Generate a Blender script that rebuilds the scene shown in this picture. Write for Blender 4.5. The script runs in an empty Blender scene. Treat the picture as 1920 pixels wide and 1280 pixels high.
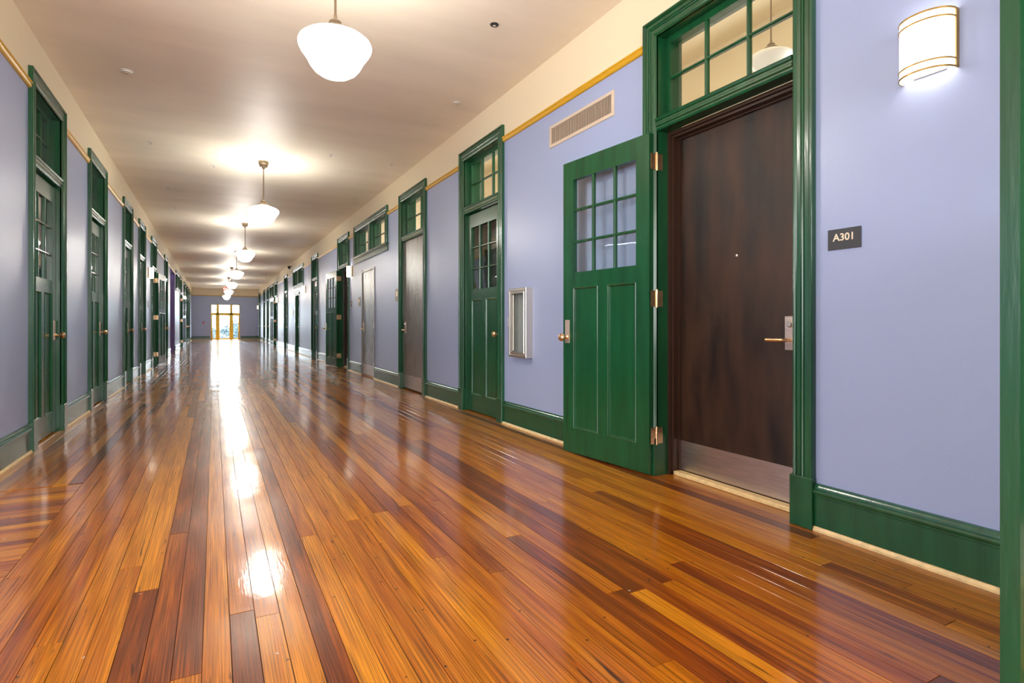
import bpy, bmesh, math, random
from mathutils import Vector, Matrix

# ---------------------------------------------------------------- camera, world, light, exposure
SC = bpy.context.scene
COL = SC.collection
F_PX = 1040.0
YAW = math.atan((960 - 402) / F_PX)
cam_d = bpy.data.cameras.new('camera')
cam_d.sensor_width = 36.0
cam_d.lens = F_PX * 36.0 / 1920.0
cam_d.shift_y = -32.0 / 1920.0
cam_d.clip_start = 0.05
cam_d.clip_end = 300
cam = bpy.data.objects.new('camera', cam_d)
cam.location = (0, 0, 1.0)
cam.rotation_euler = (math.radians(90), 0, -YAW)
COL.objects.link(cam)
SC.camera = cam

world = bpy.data.worlds.new('world')
SC.world = world
world.use_nodes = True
wn = world.node_tree
wn.nodes['Background'].inputs[0].default_value = (0.80, 0.90, 1.0, 1)
wn.nodes['Background'].inputs[1].default_value = 24.0

vs = SC.view_settings
vs.view_transform = 'Standard'
vs.look = 'None'
vs.gamma = 1.0
vs.exposure = 0.42
vs.use_curve_mapping = False

LAMP_EMIT = 46.0
SCONCE_EMIT = 2.0

def area_light(name, loc, rot, sx, sy, power, color):
    d = bpy.data.lights.new(name, 'AREA')
    d.shape = 'RECTANGLE'
    d.size = sx
    d.size_y = sy
    d.energy = power
    d.color = color
    o = bpy.data.objects.new(name, d)
    o.location = loc
    o.rotation_euler = rot
    COL.objects.link(o)
    return o

R90 = math.pi / 2
# unseen fill lights added in the side lobby and behind the camera
area_light('lobby_fill_light', (-6.3, 0.9, 1.9), (0, -R90, 0), 2.4, 4.2, 250, (0.95, 0.97, 1.0))
area_light('rear_fill_light', (0.65, -3.25, 1.9), (R90, 0, 0), 3.2, 2.3, 200, (1.0, 0.98, 0.95))
# daylight through the glazed doors at the far end
portal = area_light('end_door_portal', (0.64, 41.15, 1.15), (-R90, 0, 0), 1.68, 2.3, 1, (1, 1, 1))
portal.data.cycles.is_portal = True
# added fill lights brighten the classroom behind the high transoms
area_light('classroom_fill_light', (6.2, 3.2, 2.6), (0, R90, 0), 2.6, 5.0, 210, (0.98, 0.98, 1.0))
area_light('classroom_fill_light', (6.2, 11.0, 2.6), (0, R90, 0), 2.6, 6.0, 210, (1.0, 0.97, 0.92))

# ---------------------------------------------------------------- dimensions
XR, XL = 2.588, -1.278
YB, YE = -3.4, 40.9
HC = 3.33
RAIL0, RAIL1 = 2.845, 2.89
random.seed(7)

# ---------------------------------------------------------------- helpers
def linear(r, g, b):
    f = lambda c: (c / 255 / 12.92) if c <= 10 else ((c / 255 + 0.055) / 1.055) ** 2.4
    return (f(r), f(g), f(b), 1)

def new_mat(name):
    m = bpy.data.materials.new(name)
    m.use_nodes = True
    return m, m.node_tree, m.node_tree.nodes['Principled BSDF']

def paint(name, col, rough=0.4, coat=0.0, coat_rough=0.1, metal=0.0, bump=0.0, bscale=80, var=0.0, vscale=3.0,
          stretch=(1, 1, 1), spec=0.5, rvar=0.0):
    m, nt, p = new_mat(name)
    p.inputs['Base Color'].default_value = col
    p.inputs['Roughness'].default_value = rough
    p.inputs['Metallic'].default_value = metal
    p.inputs['Coat Weight'].default_value = coat
    p.inputs['Coat Roughness'].default_value = coat_rough
    p.inputs['Specular IOR Level'].default_value = spec
    if bump or var or rvar:
        g = nt.nodes.new('ShaderNodeNewGeometry')
        mp = nt.nodes.new('ShaderNodeMapping')
        mp.inputs['Scale'].default_value = stretch
        nt.links.new(g.outputs['Position'], mp.inputs['Vector'])
    if bump:
        n = nt.nodes.new('ShaderNodeTexNoise')
        n.inputs['Scale'].default_value = bscale
        n.inputs['Detail'].default_value = 3
        nt.links.new(mp.outputs[0], n.inputs['Vector'])
        b = nt.nodes.new('ShaderNodeBump')
        b.inputs['Strength'].default_value = bump
        b.inputs['Distance'].default_value = 0.002
        nt.links.new(n.outputs[0], b.inputs['Height'])
        nt.links.new(b.outputs[0], p.inputs['Normal'])
        if coat:
            nt.links.new(b.outputs[0], p.inputs['Coat Normal'])
    if var or rvar:
        n2 = nt.nodes.new('ShaderNodeTexNoise')
        n2.inputs['Scale'].default_value = vscale
        n2.inputs['Detail'].default_value = 5
        nt.links.new(mp.outputs[0], n2.inputs['Vector'])
    if var:
        mr = nt.nodes.new('ShaderNodeMapRange')
        mr.inputs['From Min'].default_value = 0.3
        mr.inputs['From Max'].default_value = 0.7
        mr.inputs['To Min'].default_value = 1 - var
        mr.inputs['To Max'].default_value = 1 + var
        nt.links.new(n2.outputs[0], mr.inputs['Value'])
        mx = nt.nodes.new('ShaderNodeVectorMath')
        mx.operation = 'SCALE'
        mx.inputs[0].default_value = col[:3]
        nt.links.new(mr.outputs[0], mx.inputs['Scale'])
        nt.links.new(mx.outputs[0], p.inputs['Base Color'])
    if rvar:
        mr2 = nt.nodes.new('ShaderNodeMapRange')
        mr2.inputs['From Min'].default_value = 0.3
        mr2.inputs['From Max'].default_value = 0.7
        mr2.inputs['To Min'].default_value = rough - rvar
        mr2.inputs['To Max'].default_value = rough + rvar
        nt.links.new(n2.outputs[0], mr2.inputs['Value'])
        nt.links.new(mr2.outputs[0], p.inputs['Roughness'])
    return m

def emitter(name, col, strength):
    m, nt, p = new_mat(name)
    p.inputs['Base Color'].default_value = (0.9, 0.9, 0.88, 1)
    p.inputs['Emission Color'].default_value = col
    p.inputs['Emission Strength'].default_value = strength
    p.inputs['Roughness'].default_value = 0.3
    return m

def glass_mat(name, tint=(1, 1, 1, 1)):
    m = bpy.data.materials.new(name)
    m.use_nodes = True
    nt = m.node_tree
    nt.nodes.remove(nt.nodes['Principled BSDF'])
    out = nt.nodes['Material Output']
    t = nt.nodes.new('ShaderNodeBsdfTransparent')
    t.inputs[0].default_value = tint
    g = nt.nodes.new('ShaderNodeBsdfGlossy')
    g.inputs['Roughness'].default_value = 0.01
    fr = nt.nodes.new('ShaderNodeFresnel')
    geo0 = nt.nodes.new('ShaderNodeNewGeometry')
    ior = nt.nodes.new('ShaderNodeMapRange')      # same reflectance entering and leaving the thin sheet
    ior.inputs['To Min'].default_value = 1.5
    ior.inputs['To Max'].default_value = 1 / 1.5
    nt.links.new(geo0.outputs['Backfacing'], ior.inputs['Value'])
    nt.links.new(ior.outputs[0], fr.inputs['IOR'])
    nz = nt.nodes.new('ShaderNodeTexNoise')
    nz.inputs['Scale'].default_value = 3.0
    geo = nt.nodes.new('ShaderNodeNewGeometry')
    nt.links.new(geo.outputs['Position'], nz.inputs['Vector'])
    bp = nt.nodes.new('ShaderNodeBump')
    bp.inputs['Strength'].default_value = 0.15
    bp.inputs['Distance'].default_value = 0.01
    nt.links.new(nz.outputs[0], bp.inputs['Height'])
    nt.links.new(bp.outputs[0], g.inputs['Normal'])
    mx = nt.nodes.new('ShaderNodeMixShader')
    nt.links.new(fr.outputs[0], mx.inputs[0])
    nt.links.new(t.outputs[0], mx.inputs[1])
    nt.links.new(g.outputs[0], mx.inputs[2])
    nt.links.new(mx.outputs[0], out.inputs[0])
    return m

def wood_floor():
    m, nt, p = new_mat('varnished_pine')
    N, L = nt.nodes, nt.links
    uv = N.new('ShaderNodeUVMap'); uv.uv_map = 'UVMap'
    at = N.new('ShaderNodeAttribute'); at.attribute_name = 'tint'
    sep = N.new('ShaderNodeSeparateColor'); L.new(at.outputs['Color'], sep.inputs[0])
    ramp = N.new('ShaderNodeValToRGB')
    cr = ramp.color_ramp
    cr.elements[0].position = 0.0; cr.elements[0].color = (0.17, 0.034, 0.004, 1)
    cr.elements[1].position = 1.0; cr.elements[1].color = (0.66, 0.25, 0.010, 1)
    for pos, c in ((0.18, (0.26, 0.055, 0.004, 1)), (0.4, (0.40, 0.108, 0.004, 1)), (0.7, (0.53, 0.175, 0.006, 1))):
        e = cr.elements.new(pos); e.color = c
    def mapped(sx, sy, det=4, scale=1.0, dist=0.0):
        mp = N.new('ShaderNodeMapping'); mp.inputs['Scale'].default_value = (sx, sy, 1)
        L.new(uv.outputs[0], mp.inputs[0])
        n = N.new('ShaderNodeTexNoise'); n.inputs['Scale'].default_value = scale
        n.inputs['Detail'].default_value = det
        n.inputs['Distortion'].default_value = dist
        L.new(mp.outputs[0], n.inputs['Vector'])
        return n
    flame = mapped(22, 1.3, 4, 1.0, 0.6)
    add = N.new('ShaderNodeMath'); add.operation = 'MULTIPLY_ADD'
    L.new(flame.outputs[0], add.inputs[0]); add.inputs[1].default_value = 1.25
    L.new(sep.outputs[0], add.inputs[2])
    sub = N.new('ShaderNodeMath'); sub.operation = 'SUBTRACT'
    L.new(add.outputs[0], sub.inputs[0]); sub.inputs[1].default_value = 0.625
    L.new(sub.outputs[0], ramp.inputs[0])
    # fine grain lines
    gr = mapped(260, 2.2, 5, 1.0, 0.2)
    mr = N.new('ShaderNodeMapRange'); mr.inputs['From Min'].default_value = 0.35; mr.inputs['From Max'].default_value = 0.62
    mr.inputs['To Min'].default_value = 0.42; mr.inputs['To Max'].default_value = 1.12
    L.new(gr.outputs[0], mr.inputs['Value'])
    sc = N.new('ShaderNodeVectorMath'); sc.operation = 'SCALE'
    L.new(ramp.outputs[0], sc.inputs[0]); L.new(mr.outputs[0], sc.inputs['Scale'])
    # dark streaks
    st = mapped(55, 3.2, 3, 1.0, 0.8)
    sr = N.new('ShaderNodeMapRange'); sr.inputs['From Min'].default_value = 0.655; sr.inputs['From Max'].default_value = 0.74
    sr.inputs['To Min'].default_value = 0; sr.inputs['To Max'].default_value = 0.85
    L.new(st.outputs[0], sr.inputs['Value'])
    mx = N.new('ShaderNodeMix'); mx.data_type = 'RGBA'
    L.new(sr.outputs[0], mx.inputs[0]); L.new(sc.outputs[0], mx.inputs[6])
    mx.inputs[7].default_value = (0.018, 0.006, 0.003, 1)
    # nail holes and knocks
    geo = N.new('ShaderNodeNewGeometry')
    v = N.new('ShaderNodeTexVoronoi'); v.inputs['Scale'].default_value = 11.0
    L.new(geo.outputs['Position'], v.inputs['Vector'])
    vr = N.new('ShaderNodeMapRange'); vr.inputs['From Min'].default_value = 0.045; vr.inputs['From Max'].default_value = 0.065
    vr.inputs['To Min'].default_value = 0.9; vr.inputs['To Max'].default_value = 0
    L.new(v.outputs['Distance'], vr.inputs['Value'])
    mx2 = N.new('ShaderNodeMix'); mx2.data_type = 'RGBA'
    L.new(vr.outputs[0], mx2.inputs[0]); L.new(mx.outputs[2], mx2.inputs[6])
    mx2.inputs[7].default_value = (0.02, 0.010, 0.006, 1)
    # pale chips in the varnish
    v2 = N.new('ShaderNodeTexVoronoi'); v2.inputs['Scale'].default_value = 6.0; v2.inputs['Randomness'].default_value = 1
    nd = N.new('ShaderNodeTexNoise'); nd.inputs['Scale'].default_value = 45
    L.new(geo.outputs['Position'], nd.inputs['Vector'])
    va = N.new('ShaderNodeVectorMath'); va.operation = 'MULTIPLY_ADD'
    L.new(nd.outputs['Color'], va.inputs[0]); va.inputs[1].default_value = (0.03, 0.03, 0)
    L.new(geo.outputs['Position'], va.inputs[2])
    L.new(va.outputs[0], v2.inputs['Vector'])
    vr2 = N.new('ShaderNodeMapRange'); vr2.inputs['From Min'].default_value = 0.026; vr2.inputs['From Max'].default_value = 0.04
    vr2.inputs['To Min'].default_value = 0.8; vr2.inputs['To Max'].default_value = 0
    L.new(v2.outputs['Distance'], vr2.inputs['Value'])
    mx3 = N.new('ShaderNodeMix'); mx3.data_type = 'RGBA'
    L.new(vr2.outputs[0], mx3.inputs[0]); L.new(mx2.outputs[2], mx3.inputs[6])
    mx3.inputs[7].default_value = (0.55, 0.45, 0.36, 1)
    L.new(mx3.outputs[2], p.inputs['Base Color'])
    p.inputs['Roughness'].default_value = 0.35
    p.inputs['Specular IOR Level'].default_value = 0.12
    p.inputs['Coat Weight'].default_value = 0.9
    p.inputs['Coat IOR'].default_value = 1.5
    # worn varnish: broad patches change the gloss
    wn_ = N.new('ShaderNodeTexNoise'); wn_.inputs['Scale'].default_value = 2.5; wn_.inputs['Detail'].default_value = 5
    L.new(geo.outputs['Position'], wn_.inputs['Vector'])
    rr = N.new('ShaderNodeMapRange'); rr.inputs['From Min'].default_value = 0.35; rr.inputs['From Max'].default_value = 0.7
    rr.inputs['To Min'].default_value = 0.06; rr.inputs['To Max'].default_value = 0.17
    L.new(wn_.outputs[0], rr.inputs['Value']); L.new(rr.outputs[0], p.inputs['Coat Roughness'])
    # brushed varnish relief
    bn = mapped(16, 9, 4, 1.0)
    bf = mapped(160, 12, 3, 1.0)
    b1 = N.new('ShaderNodeBump'); b1.inputs['Strength'].default_value = 0.35; b1.inputs['Distance'].default_value = 0.0018
    L.new(bn.outputs[0], b1.inputs['Height'])
    b2 = N.new('ShaderNodeBump'); b2.inputs['Strength'].default_value = 0.5; b2.inputs['Distance'].default_value = 0.0004
    L.new(bf.outputs[0], b2.inputs['Height']); L.new(b1.outputs[0], b2.inputs['Normal'])
    L.new(b2.outputs[0], p.inputs['Normal']); L.new(b2.outputs[0], p.inputs['Coat Normal'])
    return m

M = {}
M['wall'] = paint('periwinkle_wall_paint', linear(153, 167, 203), 0.35, bump=0.25, bscale=160, spec=0.6)
M['cream'] = paint('cream_frieze_paint', linear(228, 214, 184), 0.45, bump=0.2, bscale=160)
M['ceiling'] = paint('satin_ceiling_paint', linear(240, 231, 213), 0.50, bump=0.35, bscale=14, var=0.05, vscale=1.2, stretch=(0.6, 2.2, 1), spec=0.4)
M['green'] = paint('gloss_green_paint', (0.005, 0.070, 0.023, 1), 0.27, coat=0.3, coat_rough=0.12, bump=0.3, bscale=60, var=0.22, vscale=14, stretch=(1, 1, 0.12))
M['ochre'] = paint('ochre_rail_paint', (0.62, 0.36, 0.02, 1), 0.35)
M['shoe'] = paint('pale_pine_strip', (0.75, 0.55, 0.26, 1), 0.4, var=0.15, vscale=30)
M['brown'] = paint('dark_stained_door', (0.026, 0.010, 0.0035, 1), 0.33, bump=0.4, bscale=500, var=0.85, vscale=3.2, stretch=(2.5, 2.5, 0.6), spec=0.42, rvar=0.05)
M['bronze'] = paint('bronze_steel_frame', (0.040, 0.018, 0.010, 1), 0.28, coat=0.3)
M['steel'] = paint('brushed_steel', (0.62, 0.55, 0.50, 1), 0.32, metal=1.0, bump=0.3, bscale=120, stretch=(1, 1, 12), var=0.12, vscale=6)
M['satinplate'] = paint('satin_rose_plate', (0.62, 0.50, 0.42, 1), 0.38, metal=0.55)
M['nickel'] = paint('satin_nickel', (0.72, 0.66, 0.58, 1), 0.28, metal=1.0)
M['brass'] = paint('aged_brass', (0.72, 0.50, 0.28, 1), 0.28, metal=1.0, var=0.2, vscale=60)
M['bronzeband'] = paint('gold_bronze_band', (0.42, 0.27, 0.09, 1), 0.35, metal=0.8)
M['fitter'] = paint('antique_lamp_metal', (0.20, 0.15, 0.10, 1), 0.35, metal=0.9)
M['glass'] = glass_mat('clear_pane_glass', (0.96, 0.98, 0.97, 1))
M['dark'] = paint('near_black_backing', (0.010, 0.012, 0.011, 1), 0.5)  # door infill; also the painted darkness of rooms behind transoms and windows
M['subfloor'] = paint('dark_subfloor', (0.012, 0.006, 0.003, 1), 0.7)
M['wood'] = wood_floor()
M['globe'] = emitter('lit_opal_glass', (1.0, 0.95, 0.86, 1), LAMP_EMIT)
M['opal'] = paint('unlit_opal_glass', (0.80, 0.80, 0.78, 1), 0.15)
M['sconce'] = emitter('lit_sconce_glass', (1.0, 0.88, 0.68, 1), SCONCE_EMIT)
M['grille'] = paint('almond_grille_paint', (0.60, 0.50, 0.39, 1), 0.4)
M['slot'] = paint('grille_shadow_duct', (0.10, 0.075, 0.05, 1), 0.7)
M['cabinet'] = paint('satin_cabinet_steel', (0.62, 0.58, 0.52, 1), 0.3, metal=0.85)
M['cabin'] = paint('cabinet_interior', (0.45, 0.47, 0.48, 1), 0.5)
M['white'] = paint('white_plastic', (0.80, 0.78, 0.74, 1), 0.4)
M['sign'] = paint('charcoal_sign_plastic', (0.030, 0.032, 0.038, 1), 0.45)
M['letters'] = paint('cream_letters', (0.85, 0.74, 0.55, 1), 0.5)
M['plate'] = paint('taupe_sign_plate', (0.22, 0.18, 0.15, 1), 0.4)
M['purple'] = paint('deep_purple_paint', (0.075, 0.035, 0.15, 1), 0.4, bump=0.2, bscale=160)
M['yellow'] = paint('yellow_door_paint', (0.95, 0.66, 0.02, 1), 0.35)
M['red'] = paint('red_plastic', (0.55, 0.03, 0.02, 1), 0.4)
M['exit'] = emitter('exit_red_glow', (1.0, 0.07, 0.03, 1), 2.5)
M['concrete'] = paint('balcony_concrete', (0.55, 0.53, 0.50, 1), 0.8)
M['ground'] = paint('distant_lawn', (0.02, 0.035, 0.03, 1), 0.9)
M['rail'] = paint('balcony_rail_paint', (0.010, 0.022, 0.035, 1), 0.5)
M['leaf'] = paint('tree_foliage', (0.022, 0.050, 0.060, 1), 0.7, var=0.4, vscale=3)
M['bark'] = paint('tree_bark', (0.12, 0.08, 0.05, 1), 0.8)
M['chain'] = paint('dark_plastic', (0.02, 0.02, 0.02, 1), 0.35)

class MB:
    """collects faces of one mesh; coordinates pass through self.xf"""
    def __init__(self, xf=None):
        self.v, self.f, self.xf = [], [], xf or (lambda a, b, c: (a, b, c))
    def pt(self, a, b, c):
        self.v.append(self.xf(a, b, c)); return len(self.v) - 1
    def box(self, a0, a1, b0, b1, c0, c1, ch=0.0):
        a0, a1 = sorted((a0, a1)); b0, b1 = sorted((b0, b1)); c0, c1 = sorted((c0, c1))
        if ch <= 0:
            i = [self.pt(a, b, c) for c in (c0, c1) for b in (b0, b1) for a in (a0, a1)]
            for q in ((0, 1, 3, 2), (4, 5, 7, 6), (0, 1, 5, 4), (2, 3, 7, 6), (0, 2, 6, 4), (1, 3, 7, 5)):
                self.f.append([i[k] for k in q])
            return
        bm = bmesh.new()
        bmesh.ops.create_cube(bm, size=1)
        for vv in bm.verts:
            vv.co = Vector(((a0 + a1) / 2 + vv.co.x * (a1 - a0), (b0 + b1) / 2 + vv.co.y * (b1 - b0), (c0 + c1) / 2 + vv.co.z * (c1 - c0)))
        bmesh.ops.bevel(bm, geom=bm.edges[:], offset=ch, segments=1, affect='EDGES')
        bm.verts.index_update()
        base = len(self.v)
        for vv in bm.verts: self.pt(*vv.co)
        for ff in bm.faces: self.f.append([base + vv.index for vv in ff.verts])
        bm.free()
    def rings(self, rings, closed=True, cap=True):
        idx = [[self.pt(*p) for p in r] for r in rings]
        n = len(idx[0])
        for a, b in zip(idx[:-1], idx[1:]):
            for k in range(n if closed else n - 1):
                k2 = (k + 1) % n
                self.f.append([a[k], a[k2], b[k2], b[k]])
        if cap and closed:
            self.f.append(idx[0][::-1]); self.f.append(idx[-1][:])
        return idx
    def sweep_rect(self, u0, u1, h0, h1, prof):
        """profile (a inward, d out) swept around a rectangle in u,h with mitred corners"""
        rs = []
        for (u, h, su, sh) in ((u0, h0, 1, 1), (u1, h0, -1, 1), (u1, h1, -1, -1), (u0, h1, 1, -1)):
            rs.append([(u + su * a, d, h + sh * a) for a, d in prof])
        rs.append(rs[0])
        self.rings(rs, closed=False, cap=False)
    def lathe(self, prof, cx=0, cy=0, cz=0, n=24, axis='z', cap=True):
        rs = []
        for r, t in prof:
            ring = []
            for k in range(n):
                a = 2 * math.pi * k / n
                x, y = max(r, 1e-5) * math.cos(a), max(r, 1e-5) * math.sin(a)
                if axis == 'z': ring.append((cx + x, cy + y, cz + t))
                elif axis == 'y': ring.append((cx + x, cy + t, cz + y))
                else: ring.append((cx + t, cy + x, cz + y))
            rs.append(ring)
        self.rings(rs, cap=cap)
    def tube(self, pts, r, n=8):
        rs = []
        P = [Vector(p) for p in pts]
        for i, p in enumerate(P):
            d = (P[min(i + 1, len(P) - 1)] - P[max(i - 1, 0)]).normalized()
            up = Vector((0, 0, 1)) if abs(d.z) < 0.9 else Vector((1, 0, 0))
            s = d.cross(up).normalized(); t = s.cross(d)
            rs.append([tuple(p + s * (r * math.cos(2 * math.pi * k / n)) + t * (r * math.sin(2 * math.pi * k / n))) for k in range(n)])
        self.rings(rs)
    def mesh(self, name, smooth=False, solid=True):
        me = bpy.data.meshes.new(name)
        me.from_pydata(self.v, [], self.f)
        bm = bmesh.new(); bm.from_mesh(me)
        if solid: bmesh.ops.recalc_face_normals(bm, faces=bm.faces[:])
        if smooth:
            for f in bm.faces: f.smooth = True
            for e in bm.edges:
                if len(e.link_faces) == 2 and e.calc_face_angle(0) > 0.6: e.smooth = False
        bm.to_mesh(me); bm.free()
        return me
    def obj(self, name, mat, parent=None, smooth=False, loc=None):
        me = self.mesh(name, smooth)
        me.materials.append(M[mat] if isinstance(mat, str) else mat)
        o = bpy.data.objects.new(name, me)
        COL.objects.link(o)
        if parent: o.parent = parent
        if loc: o.location = loc
        return o

def tag(o, label=None, cat=None, kind=None, group=None):
    if label: o['label'] = label
    if cat: o['category'] = cat
    if kind: o['kind'] = kind
    if group: o['group'] = group
    return o

def empty(name, loc, label, cat, kind=None, group=None):
    o = bpy.data.objects.new(name, None)
    o.empty_display_size = 0.1
    COL.objects.link(o)
    o.location = loc
    return tag(o, label, cat, kind, group)

def copy_child(src, parent, loc=None, rz=None):
    c = src.copy(); COL.objects.link(c); c.parent = parent
    if loc is not None: c.location = loc
    if rz is not None: c.rotation_euler = (0, 0, rz)
    for ch in src.children: copy_child(ch, c)
    return c

def side_xf(s, W=None, flip=False):
    """local wall space (u along, d out into the corridor, h up); s=-1 wall at XR, +1 wall at XL"""
    if flip: return lambda u, d, h: (s * d, W - u, h)
    return lambda u, d, h: (s * d, u, h)

# ---------------------------------------------------------------- lists of openings (y of near outer casing edge)
CAS = 0.115
DT, WT = 3.02, 3.02
UNITS_R = [  # kind, y0, y1
    ('B', -0.52, 0.70), ('B', 1.685, 2.895), ('A', 4.985, 6.11), ('C', 7.31, 8.56), ('W', 9.24, 11.78), ('B', 12.30, 13.51),
    ('A', 16.40, 17.53), ('W', 19.30, 22.00), ('A', 23.80, 24.95), ('B', 27.95, 29.15), ('W', 29.70, 31.85), ('A', 32.50, 33.65),
    ('A', 34.95, 36.10), ('A', 38.60, 39.75)]
UNITS_L = [
    ('A', 5.585, 6.71), ('A', 7.88, 9.03), ('A', 10.60, 11.68), ('A', 12.66, 13.72), ('B', 15.02, 16.25), ('A', 18.80, 19.92),
    ('W', 24.05, 26.60), ('B', 26.95, 28.15), ('A', 30.20, 31.35), ('A', 32.20, 33.35), ('A', 34.10, 35.25), ('A', 36.20, 37.35)]
SERV_R = [(10.13, 11.14, 2.06), (20.35, 21.45, 2.06)]     # low service doors under the high windows
PASSAGE = (21.3, 23.75)                                    # purple side passage in the opposite wall
LSTART = 4.35

def openings(units, extra):
    out = []
    for k, a, b in units:
        if k == 'W': out.append((a + 0.095, b - 0.095, 2.33, DT - 0.095))
        else: out.append((a + 0.095, b - 0.095, 0.0, DT - 0.095))
    return out + extra

def wall(name, x0, x1, y0, y1, ops, label):
    """solid wall with rectangular openings; cream above the picture rail"""
    ys = sorted({y0, y1, *[o[0] for o in ops], *[o[1] for o in ops]})
    hs = sorted({0.0, HC, 2.87, *[o[2] for o in ops], *[o[3] for o in ops]})
    mb = MB(); mats = []
    for a, b in zip(ys[:-1], ys[1:]):
        run = None
        cells = []
        for c, d in zip(hs[:-1], hs[1:]):
            m, n = (a + b) / 2, (c + d) / 2
            hole = any(o[0] < m < o[1] and o[2] < n < o[3] for o in ops)
            if hole: continue
            mi = 1 if n > 2.87 else 0
            if cells and cells[-1][1] == c and cells[-1][2] == mi: cells[-1][1] = d
            else: cells.append([c, d, mi])
        for c, d, mi in cells:
            k = len(mb.f); mb.box(x0, x1, a, b, c, d); mats += [mi] * (len(mb.f) - k)
    o = mb.obj(name, 'wall'); o.data.materials.append(M['cream'])
    for p, mi in zip(o.data.polygons, mats): p.material_index = mi
    return tag(o, label, 'wall', 'structure')

ops_r = openings(UNITS_R, [(a, b, 0.0, t) for a, b, t in SERV_R])
ops_l = openings(UNITS_L, [(PASSAGE[0], PASSAGE[1], 0.0, 2.845)])
wall('wall_right', XR, XR + 0.22, YB, YE, ops_r, 'periwinkle blue wall with the open green door and sign A301')
wall('wall_left', XL - 0.22, XL, LSTART, YE, ops_l, 'periwinkle blue wall with closed green doors and a purple opening')
wall('wall_lobby_side', -6.6, XL - 0.22, LSTART, LSTART + 0.2, [], 'blue wall of the side lobby')
wall('wall_lobby_outer', -6.82, -6.6, YB, LSTART + 0.2, [], 'blue outer lobby wall opposite the sign wall')

# end wall with glazed doors and rear wall, in x
DX0, DX1, DTOP = -0.20, 1.48, 2.30
def xwall(name, y0, y1, x0, x1, hole, label):
    mb = MB(); mats = []
    def bx(a, b, c, d):
        if b - a < 1e-4 or d - c < 1e-4: return
        for lo, hi, mi in ((c, min(d, 2.87), 0), (max(c, 2.87), d, 1)):
            if hi - lo > 1e-4:
                k = len(mb.f); mb.box(a, b, y0, y1, lo, hi); mats.extend([mi] * (len(mb.f) - k))
    if hole:
        hx0, hx1, hz0, hz1 = hole
        bx(x0, hx0, 0, HC); bx(hx1, x1, 0, HC); bx(hx0, hx1, hz1, HC); bx(hx0, hx1, 0, hz0)
    else: bx(x0, x1, 0, HC)
    o = mb.obj(name, 'wall'); o.data.materials.append(M['cream'])
    for p, mi in zip(o.data.polygons, mats): p.material_index = mi
    return tag(o, label, 'wall', 'structure')
xwall('wall_end', YE, YE + 0.22, XL - 0.22, XR + 0.22, (DX0, DX1, 0, DTOP), 'blue end wall around the bright yellow framed doors')
xwall('wall_rear', YB - 0.2, YB, -6.82, XR + 0.22, None, 'blue rear wall behind the viewpoint')

mb = MB(); mb.box(-6.82, XR + 0.22, YB - 0.2, YE + 0.22, HC, HC + 0.15)
tag(mb.obj('ceiling', 'ceiling'), 'satin beige corridor ceiling', 'ceiling', 'structure')

# side passage (purple)
mb = MB()
px0 = XL - 0.22
mb.box(px0 - 2.6, XL - 0.001, PASSAGE[1] - 0.02, PASSAGE[1] + 0.02, 0, 2.845)
mb.box(px0 - 2.6, px0, PASSAGE[0] - 0.15, PASSAGE[0], 0, 2.845)
mb.box(px0 - 2.75, px0 - 2.6, PASSAGE[0] - 0.15, PASSAGE[1], 0, 2.845)
tag(mb.obj('wall_passage', 'purple'), 'deep purple wall of the side passage opening', 'wall', 'structure')

# ---------------------------------------------------------------- floor
mb = MB()
mb.box(-6.82, XR + 0.22, YB - 0.2, YE + 0.22, -0.15, -0.0065)
mb.box(px0 - 2.75, px0, PASSAGE[0] - 0.15, PASSAGE[1] + 0.05, -0.15, -0.0065)
floor = tag(mb.obj('floor', 'subfloor'), 'glossy varnished orange pine plank floor', 'floor', 'structure')

PW = 0.0775
planks = []      # (x0, x1, y0, y1, along)
rnd = random.Random(21)
nx = int((XR + 0.18 - XL) / PW)
SEAM = -0.72
x = XR + 0.17
while x > -1.56:
    xa, xb = x - PW, x
    ys = LSTART + 0.02 if xb <= SEAM + 0.01 else YB
    y = ys
    first = True
    while y < YE:
        ln = rnd.uniform(2.8, 7.2)
        if first and ys == YB: ln = rnd.uniform(3.2, 6.5)
        y2 = min(y + ln, YE + 0.1)
        if YE - y2 < 0.5: y2 = YE + 0.1
        planks.append((xa, xb, y, y2, 'y')); y = y2; first = False
    x -= PW
seam_x = min(p[0] for p in planks if p[2] == YB)
y = LSTART
while y > YB:
    x2 = seam_x
    first = True
    while x2 > -6.6:
        ln = rnd.uniform(1.2, 3.4)
        x1 = max(x2 - ln, -6.6)
        if x1 + 6.6 < 0.4: x1 = -6.6
        planks.append((x1, x2, y - PW * 0.86, y, 'x')); x2 = x1
    y -= PW * 0.86
y = PASSAGE[0]
while y < PASSAGE[1]:
    planks.append((px0 - 2.6, -1.51, y, y + PW, 'x')); y += PW

def project(X, Y, Z):
    xc = X * math.cos(YAW) - Y * math.sin(YAW); D = X * math.sin(YAW) + Y * math.cos(YAW)
    if D < 0.2: return None
    return 960 + F_PX * xc / D, 608 - F_PX * (Z - 1) / D

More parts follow.
